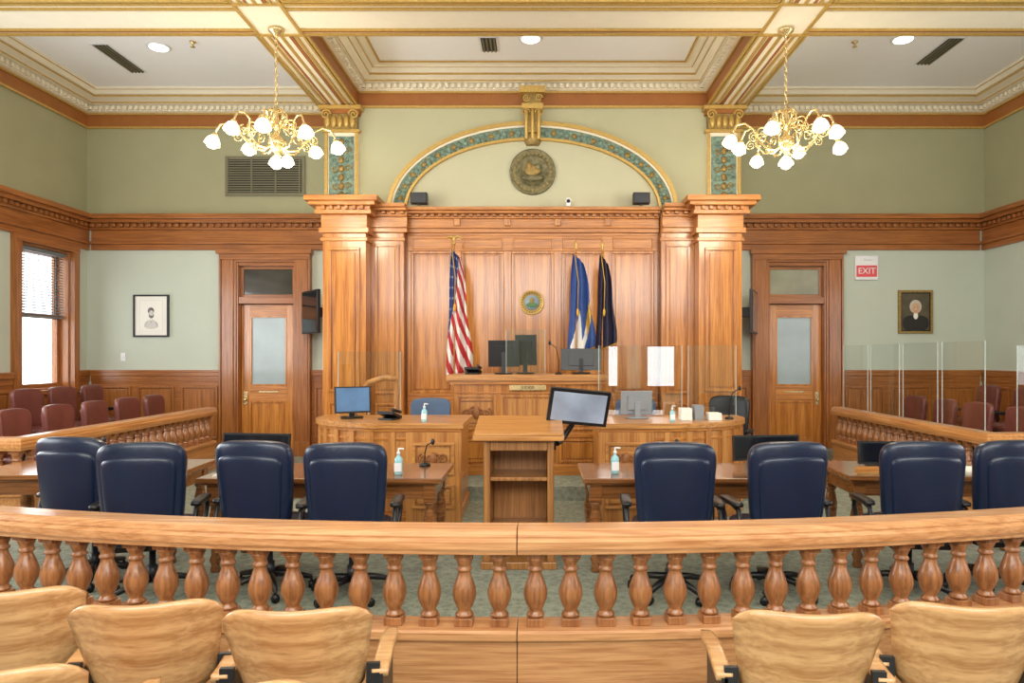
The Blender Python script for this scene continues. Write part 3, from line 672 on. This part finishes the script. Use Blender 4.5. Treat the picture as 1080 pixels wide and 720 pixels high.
def wing(name,sg):
    M=Matrix(((sg,0,0,AX),(0,1,0,0),(0,0,1,0),(0,0,0,1))); mb=MB(M)
    def poly(e,n=18):
        p=[(.70-e,7.15-e),(1.38,7.15-e)]
        for i in range(1,n+1):
            a=-pi/2+pi/2*i/n; p.append((1.38+(1.09+e)*math.cos(a),7.95+(.8+e)*math.sin(a)))
        return p+[(2.47+e,8.2),(.70-e,8.2)]
    mb.prism(poly(-.05),0,.949,deskz); mb.prism(poly(.0),.985,1.04,desk_m); mb.prism(poly(-.025),.95,.984,ox)
    mb.prism(poly(-.03),0,.12,ox); mb.prism(poly(-.035),.86,.885,ox); mb.prism(poly(-.035),.42,.44,ox)
    mb.box(.72,1.3,7.16,7.199,0,.948,deskz); panel(mb,.79,1.23,.5,.84,7.159,desk_m,fw=.03); panel(mb,.79,1.23,.15,.4,7.159,desk_m,fw=.03)
    for d in (-.1,-.03,.04,.11): scroll(mb,(1.01+d,7.135,.67),.06,carve,flip=1 if d<0 else -1,th=.014,start=d*12)
    mb.sq((1.01,7.135,.67),(.04,.025,.07),carve)
    for i in range(0,7):
        a=-pi/2+pi/2*(i+.3)/7; x=1.38+1.05*math.cos(a); y=7.95+.76*math.sin(a)
        ang=math.degrees(math.atan2(math.sin(a)/.8,math.cos(a)/1.09))
        mb.box(-.02,.02,-.035,.035,.12,.947,deskz,T(x,y,0)@R(ang))
    mb.done(name,bevel=.005)
wing('clerk_desk',-1); wing('witness_desk',1)
# podium
mb=MB(T(-.155,0,0)); f,bk=5.6,6.05
mb.box(-.29,-.235,f,bk,.06,1.06,pod_m); mb.box(.235,.29,f,bk,.06,1.06,pod_m); mb.box(-.235,.235,bk-.03,bk-.001,.06,1.059,pod_m)
mb.box(-.31,.31,f-.02,bk+.02,0,.06,pod_m); mb.box(-.235,.235,f+.01,bk-.031,.3,.325,pod_m); mb.box(-.235,.235,f+.01,bk-.031,.72,.75,pod_m); mb.box(-.235,.235,f+.002,f+.03,.97,1.059,pod_m)
vs=[(-.37,f-.08,1.06),(.37,f-.08,1.06),(.37,bk+.08,1.06),(-.37,bk+.08,1.06),(-.37,f-.08,1.1),(.37,f-.08,1.1),(.37,bk+.08,1.215),(-.37,bk+.08,1.215)]
mb.add(vs,[(0,3,2,1),(4,5,6,7),(0,1,5,4),(1,2,6,5),(2,3,7,6),(3,0,4,7)],desk_m); mb.box(-.36,.36,f-.085,f-.065,1.1,1.125,desk_m)
mb.done('podium_lectern',bevel=.006)
# ---------------- electronics & clutter
def monitor(name,loc,w,h,rz,tilt=-5,stand=.12,body=black,scr=screen):
    mb=MB(); M=T(0,0,stand+h/2)@R(tilt,'X')
    mb.box(-w/2,w/2,-.015,.015,-h/2,h/2,body,M); mb.box(-w/2+.015,w/2-.015,-.018,-.0151,-h/2+.02,h/2-.015,scr,M)
    mb.box(-w*.3,w*.3,.0151,.04,-h*.3,h*.3,body,M)
    mb.box(-.03,.03,.03,.06,.01,stand+h*.55,body); mb.sq((0,.03,.012),(.13,.1,.012),body,.4,.8,nu=20,nv=6)
    return mb.done(name,bevel=.004,loc=loc,rz=rz)
monitor('computer_monitor',(-.46,9.3,1.5),.42,.36,180,stand=.1); monitor('computer_monitor',(-.16,9.45,1.5),.3,.42,165,stand=.12)
monitor('computer_monitor',(.6,9.42,1.5),.56,.3,176,8,stand=.05)
monitor('computer_monitor',(-2.1,7.75,1.04),.4,.3,28,stand=.06,scr=scr_blue)
monitor('computer_monitor',(1.12,7.75,1.04),.36,.26,190,stand=.05,body=lgrey)
monitor('computer_monitor',(-2.45,5.95,.775),.62,.24,-8,stand=.06)
monitor('computer_monitor',(2.0,5.98,.775),.6,.22,6,stand=.06)
monitor('laptop_display',(3.0,5.95,.775),.4,.2,-5,stand=.03)
mb=MB(T(.36,6.0,1.3)@R(8)@R(14,'X')@R(6,'Y')); mb.box(-.27,.27,-.02,.02,-.16,.16,black); mb.box(-.24,.24,-.024,-.0201,-.13,.13,mat('lit_screen',(140,150,168),.12,emit=.2,var=.3,nscale=3)); mb.box(-.08,.08,.0201,.06,-.08,.08,black)
mb.M=I4; mb.tube([(.36,6.05,1.28),(.3,6.12,1.12),(.22,6.1,1.0),(.17,6.0,.98)],.026,black); mb.box(.137,.16,5.94,6.04,.93,1.03,black)
mb.done('lectern_touchscreen',bevel=.004)
def phone(loc,rz):
    mb=MB(); M=R(18,'X'); mb.box(-.1,.1,-.1,.1,.005,.04,black,T(0,0,.03)@M); mb.tube([(-.09,-.09,.08),(-.085,0,.1),(-.09,.09,.12)],.018,black); mb.box(-.02,.08,-.02,.08,.04,.046,dgrey,T(0,0,.03)@M); mb.box(-.09,.09,-.08,.09,0,.02,black)
    mb.done('desk_telephone',bevel=.006,loc=loc,rz=rz)
phone((-.88,9.3,1.5),170); phone((-1.65,7.6,1.04),160)
def bottle(loc,k=1):
    mb=MB(Matrix.Scale(k,4)); mb.lathe([(.03,0),(.034,.01),(.034,.12),(.028,.14),(.012,.155),(.012,.17)],gel); mb.lathe([(.015,.165),(.015,.185),(.006,.19),(.006,.215)],whitep); mb.tube([(0,0,.215),(.045,0,.21)],.007,whitep); mb.box(-.03,.03,-.036,-.033,.03,.1,whitep)
    mb.done('hand_sanitizer_bottle',loc=loc)
bottle((-1.22,7.35,1.04),.9); bottle((-1.14,5.6,.775),1.0); bottle((.64,5.65,.775),1.0); bottle((1.45,7.35,1.04),.8)
def mic(loc,h,dx):
    mb=MB(); mb.lathe([(.05,0),(.05,.015),(.02,.03)],black); mb.tube([(0,0,.02),(0,0,h*.5),(dx*.3,-.03,h*.85),(dx,-.06,h)],.006,black); mb.sq((dx,-.06,h),(.018,.018,.028),black)
    mb.done('gooseneck_microphone',loc=loc)
mic((.28,9.15,1.5),.42,-.12); mic((2.15,7.66,1.04),.35,.1); mic((-1.0,6.05,.775),.22,.08); mic((1.3,6.05,.775),.22,-.08); mic((-4.0,6.2,.775),.22,.1)
mb=MB(); 
for i,(x,y,w,h) in enumerate(((.0,0,.12,.13),(.16,.05,.1,.16),(.3,-.02,.14,.08))): mb.box(x,x+w,y,y+.16,0,h,paper if i!=1 else lgrey)
mb.done('paper_tray_stack',bevel=.004,loc=(1.58,7.5,1.04))
for loc,w,rz in (((-1.7,5.75,.775),.3,12),((-2.5,5.6,.775),.22,-8),((1.15,5.65,.775),.28,10),((3.6,5.8,.775),.3,-6),((-3.9,5.85,.775),.3,5)):
    mb=MB(); mb.box(-w/2,w/2,-.11,.11,0,.012,paper); mb.box(-w/2+.02,w/2+.01,-.1,.12,.0121,.02,paper); mb.done('document_stack',loc=loc,rz=rz)
mb=MB(); mb.lathe([(.045,0),(.055,.01),(.055,.1),(.02,.1),(.02,0)],whitep,seg=20); mb.done('paper_roll',loc=(-3.35,6.0,.775))
mb=MB(); mb.lathe([(.04,0),(.05,.01),(.05,.09),(.02,.09),(.02,0)],whitep,seg=20); mb.done('paper_roll',loc=(3.3,5.95,.775))
mb=MB(); mb.box(-.12,.12,-.03,.03,0,.01,brass); mb.box(-.12,.12,-.005,.005,.01,.06,desk_m); mb.done('desk_nameplate',loc=(2.75,5.65,.775))
mb=MB(); 
mb.tube([(-2.35,8.5,.17),(-2.33,8.5,.9),(-2.25,8.5,1.2),(-2.1,8.5,1.42),(-1.9,8.5,1.48),(-1.76,8.5,1.46)],.036,deskz)
mb.tube([(-1.76,8.5,1.46),(-1.76,8.5,.9),(-1.76,8.5,.17)],.026,deskz); mb.tube([(-2.1,8.5,1.4),(-2.1,8.5,.9),(-2.1,8.5,.17)],.02,deskz)
mb.lathe([(.05,0),(.05,.04),(.03,.06)],deskz,T(-2.35,8.5,.17)); mb.lathe([(.05,0),(.05,.04),(.03,.06)],deskz,T(-1.76,8.5,.17))
mb.done('stair_handrail')
def plex(name,x0,x1,y0,y1,z0,z1,rz=0,pm=None):
    pm=pm or plexi2
    cx,cy=(x0+x1)/2,(y0+y1)/2; mb=MB(); w=(x1-x0)/2
    mb.box(-w,w,-.003,.003,.012,z1-z0,pm)
    for s_ in (-.75,.75): mb.box(s_*w-.02,s_*w+.02,-.08,.08,0,.012,pm)
    for s_ in (-1,1): mb.box(s_*w-.003,s_*w+.003,-.004,.004,.012,z1-z0,pedge)
    mb.done(name,loc=(cx,cy,z0),rz=rz)
plex('plexiglass_shield',.72,1.7,8.05,8.05,1.04,1.87,pm=plexi); plex('plexiglass_shield',1.76,2.3,7.95,7.95,1.04,1.87,-10)
plex('plexiglass_shield',-2.35,-1.6,8.0,8.0,1.04,1.8,-6); plex('plexiglass_shield',-.42,.1,9.15,9.15,1.5,2.1)
for i in range(4):
    mb=MB(); mb.box(-.38,.38,-.003,.003,.01,.95,plexi2)
    for s_ in (-1,1): mb.box(s_*.38-.0025,s_*.38+.0025,-.0035,.0035,.01,.95,pedge); mb.box(s_*.3-.02,s_*.3+.02,-.06,.06,0,.01,plexi2)
    mb.done('railing_plexiglass_panel',loc=(4.7,7.55+i*.85,.957),rz=90)
for i in range(3):
    mb=MB(); mb.box(-.45,.45,-.003,.003,.01,.9,plexi2)
    for s_ in (-1,1): mb.box(s_*.45-.0025,s_*.45+.0025,-.0035,.0035,.01,.9,pedge); mb.box(s_*.35-.02,s_*.35+.02,-.06,.06,0,.01,plexi2)
    mb.done('railing_plexiglass_panel',loc=(5.4+i*.98,7.08,.957),rz=4)
# ---------------- flags
def flag(name,X,Y,zb,zt,L,wid,cm,m,side=1,top='ball'):
    mb=MB(T(X,Y,0)); mb.lathe([(.13,zb),(.13,zb+.02),(.05,zb+.06),(.015,zb+.1)],brass,seg=20)
    mb.cyl(.013,zb+.08,zt,desk_m,seg=10)
    if top=='eagle':
        mb.sq((0,0,zt+.03),(.025,.025,.03),gold); mb.sq((0,0,zt+.09),(.025,.02,.05),gold)
        for s_ in (-1,1): mb.tube([(0,0,zt+.09),(s_*.05,0,zt+.13),(s_*.1,0,zt+.12),(s_*.12,0,zt+.07)],[.02,.02,.012,.004],gold)
    else: mb.lathe([(.015,zt),(.025,zt+.02),(.01,zt+.04),(.028,zt+.08),(.002,zt+.15)],gold,seg=10)
    def fn(u,v):
        W=wid*(.35+.75*v**.8)*(1-.12*v*v)*(1+.08*math.sin(v*9)); x=side*(W*(u-.3)); 
        y=-.03+.055*math.sin(u*17+v*2.5)*(.5+.5*v)+.03*math.sin(u*7+1)
        return (x,y,zt-.06-L*v*(1-.10*u)-.12*u*(1-v)*1.2)
    mb.sheet(fn,44,60,.004,m,cm=cm); mb.tube([(side*-.02,-.07,zt-.1),(side*.03,-.1,zt-.5),(side*.02,-.1,zt-.9)],.006,fgold)
    mb.sq((side*.02,-.1,zt-.95),(.02,.02,.06),fgold)
    mb.done(name)
def us(u,v):
    if u*.8+v*.9<.62: return fwhite if (int(u*44)%5==1 and int(v*60)%5==2) else fblue
    return fred if int(u*6-v*9+20)%2==0 else fwhite
def st(u,v):
    q=u*.9+v
    if q<1.0: return flblue
    if q<1.35: return fwhite if u<.5 else flblue
    if q<1.5: return fgold if u>.7 else fwhite
    return flblue if u>.6 else fwhite
def nv(u,v): return fgold if v>.975 else fnavy
flag('american_flag',-1.26,10.3,.34,3.42,1.98,.4,us,fwhite,1,'eagle')
flag('state_flag',.58,10.3,.34,3.35,1.55,.42,st,flblue,1); flag('county_flag',.98,10.35,.34,3.35,1.5,.32,nv,fnavy,1)
# ---------------- chandeliers
def chandelier(x,y):
    mb=MB(); 
    mb.lathe([(.01,-.32),(.03,-.28),(.02,-.24),(.05,-.2),(.09,-.13),(.10,-.08),(.06,-.03),(.03,0),(.03,.06),(.055,.1),(.03,.15),(.02,.2),(.03,.25),(.015,.32),(.01,.36)],brass,seg=20)
    for i in range(8):
        M=R(i*45+10); r=.70 if i%2==0 else .55; dz=0 if i%2==0 else .05
        pts=[(.05,0,-.12),(.14,0,-.2),(.26,0,-.19),(.36,0,-.08),(.44*r/.7,0,.04+dz),(.54*r/.7,0,.1+dz),(.64*r/.7,0,.08+dz),(r-.01,0,0+dz),(r,0,-.04+dz)]
        mb.tube(pts,.013,brass,M)
        scroll(mb,(.3,-.0,.0),.09,brass,M,th=.01,flip=1,start=-1.5); scroll(mb,(.18,0,.12),.09,brass,M,th=.01,flip=-1,start=-1.6)
        scroll(mb,(.43,0,-.06),.06,brass,M,th=.009,flip=-1,start=1.5)
        mb.tube([(.03,0,.28),(.08,0,.3),(.13,0,.24),(.12,0,.18),(.06,0,.1)],.01,brass,M)
        S=M@T(r,0,-.04+dz)@R(-16,'Y')
        mb.lathe([(.02,.02),(.034,.0),(.04,-.03)],brass,S,12)
        mb.lathe([(.036,-.02),(.062,-.045),(.08,-.08),(.088,-.115),(.092,-.13),(.084,-.122),(.072,-.085),(.045,-.045)],shade_m,S,18)
        mb.sq((0,0,-.105),(.076,.076,.07),bulb_m,M=S,nu=16,nv=10)
    mb.lathe([(.03,-.27),(.06,-.3),(.085,-.34),(.09,-.37),(.07,-.34),(.03,-.3)],shade_m,seg=18); mb.sq((0,0,-.36),(.07,.07,.065),bulb_m,nu=16,nv=10)
    top=Z0-4.45-.032; z=.36; k=0
    while z<top-.04:
        pts=[(.018*math.cos(a),0,z+.035+.035*math.sin(a)) for a in [2*pi*q/12 for q in range(12)]]
        mb.tube(pts,.006,brass,R(90*k),6,True); z+=.058; k+=1
    mb.lathe([(.01,top-.1),(.03,top-.06),(.09,top-.02),(.1,top)],brass,seg=20)
    mb.tube([(0,0,top),(0,0,top-.12)],.008,brass)
    return mb.done('chandelier',loc=(x,y,4.45))
for x in (-3.19,3.03):
    chandelier(x,8.33)
    l=bpy.data.lights.new('chandelier_light','POINT'); l.energy=120; l.color=(1,.9,.7); l.shadow_soft_size=.4
    o=bpy.data.objects.new('chandelier_light',l); sc.collection.objects.link(o); o.location=(x,8.33,4.0)
# ---------------- lights
def area(name,loc,rot,sx,sy,e,c=(1,1,1)):
    l=bpy.data.lights.new(name,'AREA'); l.shape='RECTANGLE'; l.size=sx; l.size_y=sy; l.energy=e; l.color=c
    o=bpy.data.objects.new(name,l); sc.collection.objects.link(o); o.location=loc; o.rotation_euler=[math.radians(a) for a in rot]
area('rear_fill_light',(0,-2.5,4.2),(104,0,0),11,2.0,640,(1,.985,.96))  # unseen fill panel above the rear windows, added to brighten ceiling and room
area('overhead_fill_light',(0,3.0,5.65),(14,0,0),11,3.5,150,(1,.96,.88))  # added overhead fill panel, not a ceiling fixture
area('left_fill_light',(-7.6,5.5,2.4),(0,-104,0),2.2,7,300,(.94,.98,1)); area('right_fill_light',(7.55,4.5,2.4),(0,104,0),2.2,7,140,(.94,.98,1))  # added fill panels inside the side walls, reinforcing window daylight
w=bpy.data.worlds.new('World'); sc.world=w; w.use_nodes=True
nt=w.node_tree; bg=nt.nodes['Background']; bg.inputs['Color'].default_value=(.92,.97,1,1); bg.inputs['Strength'].default_value=4.5
# ---------------- camera
cam=bpy.data.cameras.new('camera'); co=bpy.data.objects.new('camera',cam); sc.collection.objects.link(co)
co.location=(0,0,1.75); co.rotation_euler=(math.radians(90),0,0); cam.lens=24; cam.sensor_width=36; cam.shift_x=-.025; cam.shift_y=.0139; cam.clip_end=100
sc.camera=co
